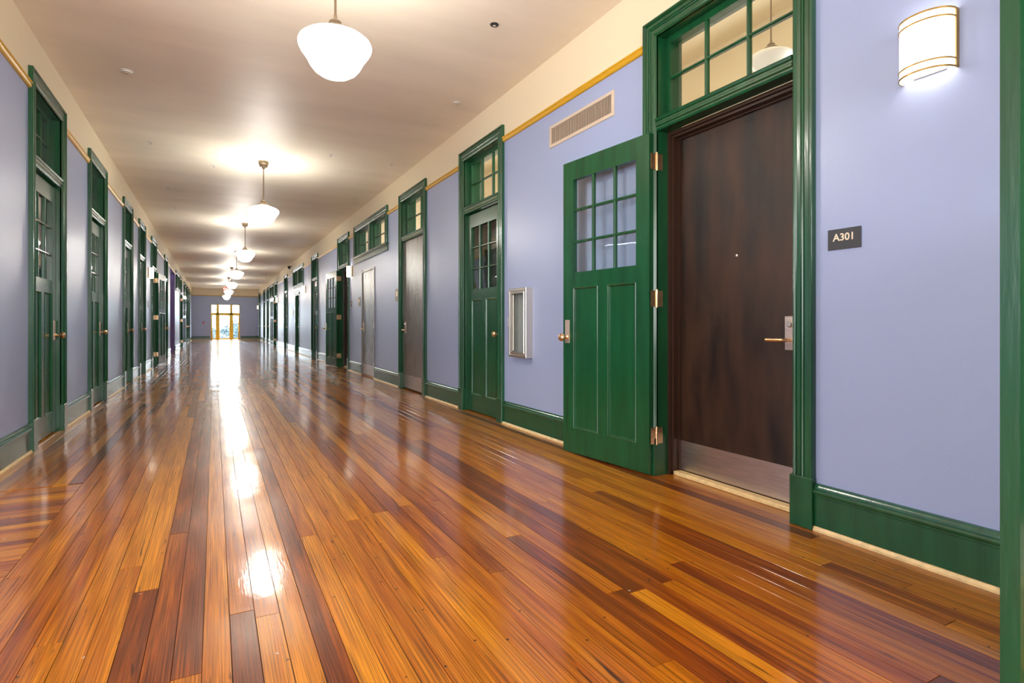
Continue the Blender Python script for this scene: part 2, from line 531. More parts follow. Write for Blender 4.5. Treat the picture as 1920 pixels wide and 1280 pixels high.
def seen_area(p):
    """rough area of a plank in the frame"""
    x0, x1, y0, y1, al = p
    tot = 0; n = 24
    for i in range(n):
        t0, t1 = i / n, (i + 1) / n
        if al == 'y': q = [(x0, y0 + (y1 - y0) * t0), (x1, y0 + (y1 - y0) * t0), (x1, y0 + (y1 - y0) * t1), (x0, y0 + (y1 - y0) * t1)]
        else: q = [(x0 + (x1 - x0) * t0, y0), (x0 + (x1 - x0) * t1, y0), (x0 + (x1 - x0) * t1, y1), (x0 + (x1 - x0) * t0, y1)]
        pr = [project(a, b, 0) for a, b in q]
        if any(k is None for k in pr): continue
        cx = sum(k[0] for k in pr) / 4; cy = sum(k[1] for k in pr) / 4
        if not (0 < cx < 1862 and 600 < cy < 1280): continue
        tot += abs(sum(pr[k][0] * pr[(k + 1) % 4][1] - pr[(k + 1) % 4][0] * pr[k][1] for k in range(4))) / 2
    return tot

def plank_geo(p, V, Fc, UV, TI, r):
    x0, x1, y0, y1, al = p
    g = 0.0009; ch = 0.0005; zb = -0.0065
    zt = r.uniform(-0.0003, 0.0002)
    tilt = r.uniform(-0.00008, 0.00008)
    ou, ov = r.uniform(0, 50), r.uniform(0, 50)
    t = min(1, max(0, r.gauss(0.50, 0.19)))
    if r.random() < 0.10: t = r.uniform(0, 0.12)
    if r.random() < 0.10: t = r.uniform(0.82, 1.0)
    x0 += g; x1 -= g; y0 += g; y1 -= g
    b = len(V)
    pts = []
    for (ax, ay, z) in ((x0, y0, zb), (x1, y0, zb), (x1, y1, zb), (x0, y1, zb), (x0, y0, zt - ch), (x1, y0, zt - ch), (x1, y1, zt - ch), (x0, y1, zt - ch),
                        (x0 + ch, y0 + ch, zt), (x1 - ch, y0 + ch, zt), (x1 - ch, y1 - ch, zt), (x0 + ch, y1 - ch, zt)):
        side = 1 if ((ax > (x0 + x1) / 2) if al == 'y' else (ay > (y0 + y1) / 2)) else -1
        pts.append((ax, ay, z + (side * tilt if z > zb else 0)))
    V.extend(pts)
    faces = [(8, 9, 10, 11)] + [(k, (k + 1) % 4, (k + 1) % 4 + 4, k + 4) for k in range(4)] + [(k + 4, (k + 1) % 4 + 4, (k + 1) % 4 + 8, k + 8) for k in range(4)]
    for f in faces:
        Fc.append([b + i for i in f])
        for i in f:
            q = pts[i]
            a, c = (q[0], q[1]) if al == 'y' else (q[1], q[0])
            UV.append((a + ou, c + ov)); TI.append((t, ou / 50, ov / 50, 1))

def plank_mesh(name, ps, r):
    V, Fc, UV, TI = [], [], [], []
    for p in ps: plank_geo(p, V, Fc, UV, TI, r)
    me = bpy.data.meshes.new(name)
    me.from_pydata(V, [], Fc)
    uv = me.uv_layers.new(name='UVMap')
    uv.data.foreach_set('uv', [c for q in UV for c in q])
    ca = me.color_attributes.new('tint', 'FLOAT_COLOR', 'CORNER')
    ca.data.foreach_set('color', [c for q in TI for c in q])
    me.materials.append(M['wood'])
    return me
areas = sorted(((seen_area(p), i) for i, p in enumerate(planks)), reverse=True)
near = [planks[i] for a, i in areas[:295]]
rest = [planks[i] for a, i in areas[295:]]
for p in near:
    o = bpy.data.objects.new('plank', plank_mesh('plank', [p], rnd)); COL.objects.link(o); o.parent = floor
o = bpy.data.objects.new('far_planks', plank_mesh('far_planks', rest, rnd)); COL.objects.link(o); o.parent = floor
o['kind'] = 'stuff'

# ---------------------------------------------------------------- joinery
CASPROF = [(0, 0.0), (0, 0.030), (0.003, 0.033), (0.012, 0.033), (0.017, 0.026), (0.021, 0.017), (0.026, 0.020), (0.046, 0.020), (0.049, 0.013),
           (0.053, 0.020), (0.058, 0.022), (0.063, 0.020), (0.066, 0.013), (0.070, 0.018), (0.088, 0.018), (0.092, 0.024), (0.100, 0.026),
           (0.108, 0.022), (0.115, 0.012), (0.115, 0.0)]
BARPROF = [(-0.085, 0.0), (0.006, 0.0), (0.012, 0.012), (0.012, 0.022), (0.020, 0.028), (0.020, 0.040), (0.014, 0.046), (0.014, 0.056), (0.022, 0.062),
           (0.026, 0.074), (0.020, 0.082), (-0.02, 0.090), (-0.085, 0.095)]
BAR0 = 2.280

def casing(s, W, parent, hb=0.25, T=DT):
    for k in (0, 1):
        mb = MB(side_xf(s, W, bool(k)))
        mb.rings([[(a, d, hb) for a, d in CASPROF], [(a, d, T - a) for a, d in CASPROF]])
        mb.obj('casing', 'green', parent)
        mb = MB(side_xf(s, W, bool(k)))
        mb.box(-0.004, CAS + 0.003, 0, 0.036, 0.0, hb, 0.003)
        mb.obj('plinth_block', 'green', parent)
    mb = MB(side_xf(s, W))
    mb.rings([[(a, d, T - a) for a, d in CASPROF], [(W - a, d, T - a) for a, d in CASPROF]])
    mb.obj('head_casing', 'green', parent)

def jamb(s, W, parent, T=DT, h0=0.0, sill=False):
    mb = MB(side_xf(s, W))
    mb.box(0.095, CAS, -0.215, 0.010, h0, T - CAS)
    mb.box(W - CAS, W - 0.095, -0.215, 0.010, h0, T - CAS)
    mb.box(0.095, W - 0.095, -0.215, 0.010, T - CAS, T - 0.095)
    if sill: mb.box(0.095, W - 0.095, -0.215, 0.0, h0, h0 + 0.03)
    mb.obj('jamb', 'green', parent)

def sash(s, u0, u1, h0, h1, parent, name='transom_sash', dc=-0.085, cols=3, rows=2, backing=False, st=0.042, mt=0.020):
    f = side_xf(s)
    mb = MB(f)
    mb.box(u0, u0 + st, dc - 0.018, dc + 0.018, h0, h1)
    mb.box(u1 - st, u1, dc - 0.018, dc + 0.018, h0, h1)
    mb.box(u0 + st, u1 - st, dc - 0.018, dc + 0.018, h0, h0 + st * 0.8)
    mb.box(u0 + st, u1 - st, dc - 0.018, dc + 0.018, h1 - st, h1)
    a0, a1, b0, b1 = u0 + st, u1 - st, h0 + st * 0.8, h1 - st
    pw = (a1 - a0 - mt * (cols - 1)) / cols; ph = (b1 - b0 - mt * (rows - 1)) / rows
    for c in range(1, cols):
        u = a0 + c * pw + (c - 1) * mt
        mb.rings([[(u, dc - 0.014, h), (u, dc + 0.008, h), (u + mt * 0.3, dc + 0.016, h), (u + mt * 0.7, dc + 0.016, h), (u + mt, dc + 0.008, h), (u + mt, dc - 0.014, h)] for h in (b0, b1)])
    for r in range(1, rows):
        h = b0 + r * ph + (r - 1) * mt
        mb.rings([[(u, dc - 0.014, h), (u, dc + 0.008, h), (u, dc + 0.0155, h + mt * 0.3), (u, dc + 0.0155, h + mt * 0.7), (u, dc + 0.008, h + mt), (u, dc - 0.014, h + mt)] for u in (a0, a1)])
    so = mb.obj(name, 'green', parent)
    for c in range(cols):
        for r in range(rows):
            m2 = MB(f); u = a0 + c * (pw + mt); h = b0 + r * (ph + mt)
            m2.box(u - 0.004, u + pw + 0.004, dc - 0.004, dc - 0.001, h - 0.004, h + ph + 0.004)
            m2.obj('pane', 'glass', so)
    if backing:
        m2 = MB(f); m2.box(u0, u1, -0.200, -0.190, h0, h1); m2.obj('dark_backing', 'dark', parent)  # near-black sheet stands in for the unlit room behind the panes
    return so

def knob_set(parent, u, yface, sgn, h=0.90):
    """brass knob on a long plate; on the face y=yface pointing sgn*y (leaf local)"""
    mb = MB(); mb.box(u - 0.026, u + 0.026, yface, yface + sgn * 0.005, h - 0.045, h + 0.135, 0.0015)
    pl = mb.obj('lock_plate', 'satinplate', parent)
    mb = MB()
    prof = [(0.0, 0), (0.017, 0.0), (0.017, 0.008), (0.009, 0.014), (0.009, 0.034), (0.020, 0.040), (0.029, 0.052), (0.030, 0.062), (0.022, 0.074), (0.008, 0.079), (0.0, 0.080)]
    mb.lathe([(r, sgn * (t + 0.004)) for r, t in prof], u, yface, h, 20, 'y')
    mb.obj('knob', 'brass', parent, smooth=True)

PROTO = {}
def green_leaf(wl, knobs=True):
    """nine-pane green door leaf, hinge edge at x=0, thickness in y centred, origin at floor"""
    k = ('leaf', round(wl, 3))
    st, th = 0.118, 0.020
    mb = MB()
    H0, H1 = 0.012, 2.262
    g0, g1, p0, p1 = 1.40, 2.115, 0.20, 1.285
    E = 0.0
    mb.box(0, st, -th, th, H0, H1); mb.box(wl - st, wl, -th, th, H0, H1)
    mb.box(st, wl - st, -th, th, g1, H1); mb.box(st, wl - st, -th, th, p1, g0); mb.box(st, wl - st, -th, th, H0, p0)
    c = wl / 2
    mb.box(c - 0.050, c + 0.050, -th, th, p0, p1)
    mt = 0.020
    a0, a1 = st, wl - st
    pw = (a1 - a0 - 2 * mt) / 3; ph = (g1 - g0 - 2 * mt) / 3
    for i in (1, 2):
        u = a0 + i * pw + (i - 1) * mt
        mb.rings([[(u, -0.010, h), (u + mt * .3, -0.0165, h), (u + mt * .7, -0.0165, h), (u + mt, -0.010, h), (u + mt, 0.010, h), (u + mt * .7, 0.0165, h), (u + mt * .3, 0.0165, h), (u, 0.010, h)] for h in (g0, g1)])
        z = g0 + i * ph + (i - 1) * mt
        mb.rings([[(uu, -0.010, z), (uu, -0.016, z + mt * .3), (uu, -0.016, z + mt * .7), (uu, -0.010, z + mt), (uu, 0.010, z + mt), (uu, 0.016, z + mt * .7), (uu, 0.016, z + mt * .3), (uu, 0.010, z)] for uu in (a0, a1)])
    # mouldings round the panels and the glazing
    for (u0, u1, h0, h1) in ((st, c - 0.05, p0, p1), (c + 0.05, wl - st, p0, p1)):
        for sg in (-1, 1):
            mb2 = MB(lambda u, d, h, sg=sg: (u, sg * d, h))
            mb2.sweep_rect(u0, u1, h0, h1, [(0, 0.0205), (0.004, 0.0225), (0.009, 0.019), (0.012, 0.012), (0.016, 0.008)])
            b = len(mb.v); mb.v += mb2.v; mb.f += [[b + i for i in f] for f in mb2.f]
    leaf = mb.obj('leaf', 'green')
    for (u0, u1) in ((st, c - 0.05), (c + 0.05, wl - st)):
        m2 = MB(); m2.box(u0 - 0.006, u1 + 0.006, -0.008, 0.008, p0 - 0.006, p1 + 0.006); m2.obj('panel', 'green', leaf)
    for i in range(3):
        for j in range(3):
            m2 = MB(); u = a0 + i * (pw + mt); z = g0 + j * (ph + mt)
            m2.box(u - 0.004, u + pw + 0.004, -0.0015, 0.0015, z - 0.004, z + ph + 0.004)
            m2.obj('pane', 'glass', leaf)
    if knobs: knob_set(leaf, wl - 0.052, -th, -1); knob_set(leaf, wl - 0.052, th, 1)
    return leaf

def get_leaf(wl, parent, loc, rz):
    k = round(wl, 2)
    if k not in PROTO:
        o = green_leaf(wl, wl != 0.83); PROTO[k] = o
        o.parent = parent; o.location = loc; o.rotation_euler = (0, 0, rz)
        return o
    return copy_child(PROTO[k], parent, loc, rz)


def lever_set(parent, f, u, d, h, du):
    """steel plate and lever; du=+1/-1 direction the lever points along u"""
    mb = MB(f); mb.box(u - 0.032, u + 0.032, d, d + 0.008, h - 0.055, h + 0.130, 0.002); mb.obj('lock_plate', 'steel', parent)
    mb = MB(f)
    ring = []
    mb.rings([[(u + r * math.cos(k * math.pi / 8), d + t, h + 0.085 + r * math.sin(k * math.pi / 8)) for k in range(16)] for r, t in ((0.017, 0.006), (0.017, 0.014), (0.012, 0.019), (0.004, 0.019))])
    mb.obj('lock_cylinder', 'nickel', parent, smooth=True)
    mb = MB()
    pts = [f(*p) for p in ((u, d + 0.005, h), (u, d + 0.045, h), (u + du * 0.012, d + 0.055, h), (u + du * 0.115, d + 0.055, h))]
    mb.tube(pts, 0.0095, 10)
    mb.obj('lever_handle', 'brass', parent, smooth=True)

def flush_leaf(s, W, flip, parent, df, u0, u1, h1, kick=True, lever='near', peep=False, mat='brown'):
    f = side_xf(s, W, flip)
    mb = MB(f); mb.box(u0, u1, df - 0.045, df, 0.020, h1, 0.0015)
    lf = mb.obj('leaf', mat, parent)
    if kick:
        mb = MB(f); mb.box(u0 + 0.004, u1 - 0.004, df, df + 0.0015, 0.032, 0.225); kp = mb.obj('kick_plate', 'steel', lf)
        for uu in (u0 + 0.02, (u0 + u1) / 2, u1 - 0.02):
            for hh in (0.045, 0.212):
                pass
    du = 1 if lever == 'near' else -1
    uu = u0 + 0.100 if lever == 'near' else u1 - 0.075
    lever_set(lf, f, uu, df, 0.915, du)
    if peep:
        mb = MB(f); uc = (u0 + u1) / 2
        mb.rings([[(uc + r * math.cos(k * math.pi / 6), df + t, 1.41 + r * math.sin(k * math.pi / 6)) for k in range(12)] for r, t in ((0.009, -0.001), (0.009, 0.004), (0.005, 0.005))])
        mb.obj('peephole', 'nickel', lf)
    return lf

def transom_bar(s, W, parent):
    mb = MB(side_xf(s, W))
    mb.rings([[(u, d, BAR0 + h) for d, h in BARPROF] for u in (CAS, W - CAS)])
    mb.obj('transom_bar', 'green', parent)

def hinge(parent, s, W, flip, h, ang, wl_d):
    f = side_xf(s, W, flip)
    uh = W - CAS    # jamb face
    mb = MB(f)
    mb.box(uh - 0.003, uh - 0.0005, -0.040, 0.008, h - 0.053, h + 0.053)
    mb.box(uh + 0.001 - 0.004, uh - 0.0005, 0.020, 0.062, h - 0.053, h + 0.053)
    z = [(0.0, -0.062), (0.006, -0.060), (0.0065, -0.053), (0.0065, 0.053), (0.006, 0.060), (0.0, 0.064)]
    mb.rings([[(uh - 0.006 + r * math.cos(k * math.pi / 4), 0.014 + r * math.sin(k * math.pi / 4), h + t) for k in range(8)] for r, t in z])
    mb.obj('hinge', 'brass', parent, smooth=True)

def door_A(s, y0, y1, idx, label, backing=False):
    """closed green door with nine panes under a six-pane transom"""
    W = y1 - y0
    X = XR if s < 0 else XL
    e = empty('door_%d' % idx, (X, y0, 0), label, 'door', 'structure')
    casing(s, W, e); jamb(s, W, e); transom_bar(s, W, e)
    sash(s, CAS, W - CAS, BAR0 + 0.09, DT - CAS, e, backing=backing)
    wl = W - 2 * CAS - 0.006
    wl = round(wl, 2)
    off = (W - wl) / 2
    df = -0.050 * s        # leaf centre plane, recessed
    if s < 0: get_leaf(wl, e, (0.050, W - off, 0), -R90)   # knob at the near jamb
    else: get_leaf(wl, e, (-0.050, off, 0), R90)           # knob at the far jamb
    mb = MB(side_xf(s, W)); mb.box(CAS, W - CAS, -0.200, -0.190, 0.0, BAR0); mb.obj('dark_backing', 'dark', e)
    mb = MB(side_xf(s, W)); mb.box(CAS + 0.001, CAS + 0.003, -0.026, 0.006, 0.0, 0.23); mb.obj('strike_plate', 'steel', e)
    return e

def door_B(s, y0, y1, idx, label, flip=False, backing=False, ang=6.0, wl=0.885):
    """brown flush door in a bronze frame, old green leaf folded back past the far jamb"""
    W = y1 - y0
    X = XR if s < 0 else XL
    e = empty('door_%d' % idx, (X, y0, 0), label, 'door', 'structure')
    casing(s, W, e); jamb(s, W, e); transom_bar(s, W, e)
    sash(s, CAS, W - CAS, BAR0 + 0.09, DT - CAS, e, backing=backing)
    f = side_xf(s, W, flip)
    # bronze steel frame, two steps
    T = BAR0 - 0.002
    mb = MB(f)
    for a, d0, d1 in ((0.020, -0.145, -0.085), (0.036, -0.175, -0.105), (0.046, -0.19, -0.145)):
        mb.box(CAS, CAS + a, d0, d1, 0, T - a); mb.box(W - CAS - a, W - CAS, d0, d1, 0, T - a)
        mb.box(CAS, W - CAS, d0, d1, T - a, T)
    mb.obj('steel_frame', 'bronze', e)
    flush_leaf(s, W, flip, e, -0.168, CAS + 0.036, W - CAS - 0.036, T - 0.036, peep=True)
    mb = MB(f); mb.box(CAS, W - CAS, -0.165, -0.105, 0.0005, 0.026, 0.003); mb.obj('threshold', 'shoe', e)
    mb = MB(f); mb.box(CAS + 0.045, W - CAS - 0.045, -0.26, -0.22, 0.0, T); mb.obj('dark_backing', 'dark', e)
    # folded-back old leaf
    for h in (0.265, 1.17, 2.075): hinge(e, s, W, flip, h, ang, 0)
    a = math.radians(ang)
    # hinge line at u=W-CAS, d=0.055; direction +u with outward swing d
    hx, hy, _ = f(W - CAS + 0.012, 0.046, 0)
    dx, dy, _ = f(W - CAS + math.cos(a), math.sin(a), 0)
    ox, oy, _ = f(W - CAS, 0, 0)
    rz = math.atan2(dy - oy, dx - ox)
    get_leaf(wl, e, (hx, hy, 0), rz)
    return e

def door_C(s, y0, y1, idx, label):
    W = y1 - y0
    X = XR if s < 0 else XL
    e = empty('door_%d' % idx, (X, y0, 0), label, 'door', 'structure')
    casing(s, W, e); jamb(s, W, e); transom_bar(s, W, e)
    sash(s, CAS, W - CAS, BAR0 + 0.09, DT - CAS, e)
    flush_leaf(s, W, False, e, -0.022, CAS + 0.003, W - CAS - 0.003, BAR0 - 0.003, lever='far', mat='taupe')  # brown leaf coloured taupe: its grazing reflection is put into the base colour
    mb = MB(side_xf(s, W)); mb.box(CAS, W - CAS, -0.200, -0.190, 0.0, BAR0); mb.obj('dark_backing', 'dark', e)
    mb = MB(side_xf(s, W)); mb.box(CAS + 0.001, CAS + 0.003, -0.020, 0.008, 0.0, 0.23); mb.obj('strike_plate', 'steel', e)
    for h in (0.95, 1.45):
        mb = MB(side_xf(s, W)); mb.box(CAS - 0.002, CAS + 0.010, -0.015, 0.004, h - 0.05, h + 0.05, 0.001); mb.obj('hinge', 'steel', e)
    return e

def window_W(s, y0, y1, idx, label, backing):
    W = y1 - y0
    X = XR if s < 0 else XL
    e = empty('window_%d' % idx, (X, y0, 2.245), label, 'window', 'structure')
    f0 = side_xf(s, W)
    f = lambda u, d, h: f0(u, d, h - 2.245)
    fl = lambda u, d, h: (s * d, W - u, h - 2.245)
    for ff in (f, fl):
        mb = MB(ff); mb.rings([[(a, d, 2.385) for a, d in CASPROF], [(a, d, WT - a) for a, d in CASPROF]]); mb.obj('casing', 'green', e)
    mb = MB(f); mb.rings([[(a, d, WT - a) for a, d in CASPROF], [(W - a, d, WT - a) for a, d in CASPROF]]); mb.obj('head_casing', 'green', e)
    mb = MB(f)
    mb.box(0.095, CAS, -0.215, 0.010, 2.33, WT - CAS); mb.box(W - CAS, W - 0.095, -0.215, 0.010, 2.33, WT - CAS)
    mb.box(0.095, W - 0.095, -0.215, 0.010, WT - CAS, WT - 0.095); mb.box(0.095, W - 0.095, -0.215, 0.0, 2.33, 2.365)
    mb.obj('jamb', 'green', e)
    c = W / 2
    mb = MB(f); mb.box(c - 0.055, c + 0.055, -0.19, 0.004, 2.365, WT - CAS); mb.box(c - 0.04, c + 0.04, 0.004, 0.016, 2.385, WT - CAS, 0.004); mb.obj('mullion', 'green', e)
    mb = MB(f); mb.rings([[(u, 0.0, 2.355), (u, 0.050, 2.355), (u, 0.062, 2.365), (u, 0.062, 2.378), (u, 0.054, 2.386), (u, 0.0, 2.386)] for u in (-0.03, W + 0.03)]); mb.obj('sill', 'green', e)
    mb = MB(f); mb.rings([[(u, 0.0, 2.25), (u, 0.016, 2.25), (u, 0.02, 2.262), (u, 0.018, 2.33), (u, 0.03, 2.345), (u, 0.036, 2.355), (u, 0.0, 2.355)] for u in (0.0, W)]); mb.obj('apron', 'green', e)
    ft = lambda h: h - 2.245
    for (a, b) in ((CAS, c - 0.055), (c + 0.055, W - CAS)):
        sash(s, a, b, ft(2.368), ft(WT - CAS), e, name='window_sash')
    if backing:
        mb = MB(f); mb.box(0.1, W - 0.1, -0.213, -0.205, 2.34, WT - 0.1); mb.obj('dark_backing', 'dark', e)  # near-black sheet in place of the dark room beyond the sashes
    return e

M['taupe'] = paint('taupe_steel_and_sheen', (0.115, 0.095, 0.078, 1), 0.30, bump=0.2, bscale=200, coat=0.3, coat_rough=0.15, rvar=0.05, vscale=8, stretch=(6, 6, 0.3), spec=0.7)  # service door steel; on the brown flush door a painted-in sheen

LAB = {
 ('R', 0): 'doorway by the wall sconce whose green leaf stands open at right angles',
 ('R', 1): 'dark brown A301 door with kick plate, chipped green nine-pane leaf folded open beside it',
 ('R', 2): 'closed green nine-pane door just past the extinguisher cabinet',
 ('R', 3): 'plain brown flush door, painted with a taupe sheen, with kick plate under a green transom',
 ('R', 5): 'recessed brown door with folded green leaf beyond the steel service door',
 ('R', 6): 'closed green door between the recessed brown door and the second high window pair',
 ('R', 8): 'closed green door just beyond the second high window pair',
 ('R', 9): 'far brown door beside the last lit sconce on the sign wall',
 ('R', 11): 'closed green door just beyond the third high window pair',
 ('R', 12): 'second closed green door beyond the third high window pair',
 ('R', 13): 'last green door on the sign wall, touching the end wall corner',
 ('L', 0): 'closed green nine-pane door nearest on the wall with the purple opening',
 ('L', 1): 'second closed green nine-pane door on the wall with the purple opening',
 ('L', 2): 'third closed green door on the wall with the purple opening',
 ('L', 3): 'closed green door just before the lit sconce on the purple-opening wall',
 ('L', 4): 'brown door with folded green leaf just past the lit sconce, purple-opening wall',
 ('L', 5): 'closed green door just before the purple opening',
 ('L', 7): 'brown door past the high windows beyond the purple opening',
 ('L', 8): 'first closed green door past the far sconce beyond the purple opening',
 ('L', 9): 'second closed green door past the far sconce beyond the purple opening',
 ('L', 10): 'third closed green door past the far sconce beyond the purple opening',
 ('L', 11): 'fourth and last green door past the far sconce beyond the purple opening',
 ('R', 4): 'pair of high green windows above the steel service door',
 ('R', 7): 'second pair of high green windows, above the dark brown service door',
 ('R', 10): 'third and farthest pair of high green windows on the sign wall',
 ('L', 6): 'pair of high green windows beyond the purple opening',
}
dn = wn_ = 1
for side, s, units in (('R', -1, UNITS_R), ('L', 1, UNITS_L)):
    for i, (k, a, b) in enumerate(units):
        lab = LAB[(side, i)]
        bk = side == 'L' or a > 14
        if k == 'W': window_W(s, a, b, wn_, lab, bk); wn_ += 1; continue
        if k == 'A': door_A(s, a, b, dn, lab, bk)
        elif k == 'C': door_C(s, a, b, dn, lab)
        elif k == 'B':
            if (side, i) == ('R', 0): door_B(s, a, b, dn, lab, ang=88.5, wl=0.83)
            else: door_B(s, a, b, dn, lab, backing=bk)
        dn += 1

# low service doors under the high windows
for i, (a, b, t) in enumerate(SERV_R):
    W = b - a
    e = empty('door_%d' % dn, (XR, a, 0), ['narrow steel service door with kick plate below the high windows',
              'dark brown service door recessed below the second high window pair'][i], 'door', 'structure'); dn += 1
    f = side_xf(-1, W)
    mb = MB(f)
    pr = [(0, 0.0), (0, 0.012), (0.03, 0.012), (0.03, -0.20), (0.0, -0.20)]
    mb.box(0, 0.035, -0.21, 0.012, 0, t); mb.box(W - 0.035, W, -0.21, 0.012, 0, t); mb.box(0.035, W - 0.035, -0.21, 0.012, t - 0.035, t)
    mb.obj('steel_frame', 'taupe' if i == 0 else 'green', e)
    flush_leaf(-1, W, False, e, -0.006 if i == 0 else -0.12, 0.038, W - 0.038, t - 0.038, lever='far', mat='taupe' if i == 0 else 'brown')
    if i == 0:
        for h in (0.25, 0.98, 1.78):
            mb = MB(f); mb.box(0.028, 0.048, 0.0, 0.018, h - 0.05, h + 0.05, 0.002); mb.obj('hinge', 'steel', e)
    else:
        # small moulded cap
        mb = MB(f); mb.box(-0.04, W + 0.04, 0.0, 0.04, t, t + 0.06, 0.006); mb.obj('head_casing', 'green', e)

# ---------------------------------------------------------------- baseboards and picture rails
BASE = [(0, 0.024), (0.018, 0.024), (0.018, 0.165), (0.021, 0.168), (0.021, 0.176), (0.028, 0.181), (0.030, 0.190), (0.026, 0.199), (0.018, 0.203), (0.016, 0.212), (0.012, 0.218), (0.010, 0.228), (0, 0.228)]
SHOE = [(0, 0.0), (0.030, 0.0), (0.030, 0.010), (0.022, 0.022), (0, 0.024)]
RAILP = [(0, RAIL0), (0.010, RAIL0), (0.020, RAIL0 + 0.008), (0.024, RAIL0 + 0.016), (0.018, RAIL0 + 0.024), (0.022, RAIL0 + 0.030), (0.030, RAIL0 + 0.036), (0.030, RAIL1), (0, RAIL1)]
def gaps(y0, y1, blocks):
    out = []; y = y0
    for a, b in sorted(blocks):
        if a - y > 0.01: out.append((y, a))
        y = max(y, b)
    if y1 - y > 0.01: out.append((y, y1))
    return out
def runs(prof, segs, X, s, name, mat, parent=None):
    mb = MB()
    for a, b in segs: mb.rings([[(X + s * d, y, h) for d, h in prof] for y in (a, b)])
    return mb.obj(name, mat, parent)
doors_r = [(a, b) for k, a, b in UNITS_R if k != 'W'] + [(a, b) for a, b, t in SERV_R]
doors_l = [(a, b) for k, a, b in UNITS_L if k != 'W'] + [PASSAGE]
br = tag(runs(BASE, gaps(YB, YE, doors_r), XR, -1, 'baseboard_right', 'green'), 'dark green moulded baseboard along the sign wall', 'baseboard', 'structure')
runs(SHOE, gaps(YB, YE, doors_r), XR, -1, 'shoe_strip', 'shoe', br)
bl = tag(runs(BASE, gaps(LSTART, YE, doors_l), XL, 1, 'baseboard_left', 'green'), 'dark green moulded baseboard along the purple-opening wall', 'baseboard', 'structure')
runs(SHOE, gaps(LSTART, YE, doors_l), XL, 1, 'shoe_strip', 'shoe', bl)
tag(runs(RAILP, gaps(YB, YE, [(a, b) for k, a, b in UNITS_R]), XR, -1, 'trim_1', 'ochre'), 'ochre picture rail along the sign wall', 'picture rail', 'structure')
tag(runs(RAILP, gaps(LSTART, YE, [(a, b) for k, a, b in UNITS_L]), XL, 1, 'trim_2', 'ochre'), 'ochre picture rail along the purple-opening wall', 'picture rail', 'structure')
mb = MB()
for a, b in ((XL, DX0 - 0.05), (DX1 + 0.05, XR)): mb.rings([[(x, YE - d, h) for d, h in BASE] for x in (a, b)])
be = tag(mb.obj('baseboard_end', 'green'), 'dark green baseboard of the end wall', 'baseboard', 'structure')
mb = MB()
for a, b in ((XL, DX0 - 0.05), (DX1 + 0.05, XR)): mb.rings([[(x, YE - d, h) for d, h in SHOE] for x in (a, b)])
mb.obj('shoe_strip', 'shoe', be)
mb = MB(); mb.rings([[(x, YE - d, h) for d, h in RAILP] for x in (XL, XR)])
tag(mb.obj('trim_3', 'ochre'), 'ochre picture rail across the end wall', 'picture rail', 'structure')

# ---------------------------------------------------------------- classroom seen through the high transoms
mb = MB()
mb.box(6.4, 6.6, -3.0, 15.0, 0, 5.0); mb.box(XR + 0.22, 6.6, -3.2, -3.0, 0, 5.0); mb.box(XR + 0.22, 6.6, 15.0, 15.2, 0, 5.0)
mb.box(XR + 0.10, XR + 0.22, -3.0, 15.0, HC + 0.15, 5.0)
tag(mb.obj('wall_classroom', 'cream'), 'cream classroom walls seen through the transom panes', 'wall', 'structure')
mb = MB(); mb.box(XR + 0.1, 6.6, -3.2, 15.2, 5.0, 5.1)
tag(mb.obj('ceiling_classroom', 'cream'), 'pale classroom ceiling seen through the transom over door A301', 'ceiling', 'structure')
mb = MB(); mb.box(XR + 0.22, 6.6, -3.2, 15.2, -0.15, 0)
tag(mb.obj('floor_classroom', 'shoe'), 'classroom floor behind the sign wall', 'floor', 'structure')

# ---------------------------------------------------------------- pendants
GLOBE = [(0.0, 0.0), (0.045, 0.001), (0.085, 0.012), (0.118, 0.034), (0.142, 0.064), (0.155, 0.092), (0.172, 0.118), (0.192, 0.146), (0.203, 0.168), (0.2055, 0.184), (0.200, 0.198),
         (0.180, 0.214), (0.145, 0.231), (0.105, 0.245), (0.075, 0.254), (0.062, 0.262)]
FIT = [(0.064, 0.255), (0.070, 0.262), (0.070, 0.276), (0.060, 0.286), (0.046, 0.294), (0.036, 0.306), (0.036, 0.316), (0.026, 0.326), (0.016, 0.334), (0.010, 0.352), (0.009, 0.36)]
def pendant(x, y, zb, ztop, label, lit=True, group=None, cat='pendant lamp'):
    e = empty('pendant_lamp', (x, y, ztop), label, cat, group=group)
    o = zb - ztop
    mb = MB(); mb.lathe(GLOBE, cz=o, n=40); mb.obj('globe', 'globe' if lit else 'opal', e, smooth=True)
    mb = MB(); mb.lathe(FIT, cz=o, n=28); mb.obj('fitter', 'fitter', e, smooth=True)
    mb = MB(); mb.lathe([(0.0, o + 0.34), (0.0075, o + 0.34), (0.0075, -0.05), (0.0, -0.05)], n=10); mb.obj('rod', 'fitter', e, smooth=True)
    mb = MB(); mb.lathe([(0.0, -0.11), (0.018, -0.108), (0.022, -0.085), (0.052, -0.078), (0.058, -0.060), (0.058, -0.045), (0.068, -0.040), (0.070, -0.012), (0.070, 0.0), (0.0, 0.0)], n=28)
    mb.obj('canopy', 'fitter', e, smooth=True)
    return e
ordn = ['nearest, largest', 'second', 'third', 'fourth', 'fifth', 'sixth', 'seventh and farthest']
PY = [3.33, 8.68, 14.15, 19.65, 25.2, 30.7, 36.2]
for i, y in enumerate(PY):
    pendant(0.62, y, 2.44, HC, '%s lit white glass schoolhouse pendant in the ceiling row' % ordn[i], group='schoolhouse pendants along the corridor')
pendant(4.66, 3.48, 3.34, 5.0, 'unlit white glass pendant with dark cap seen through the transom', lit=False)

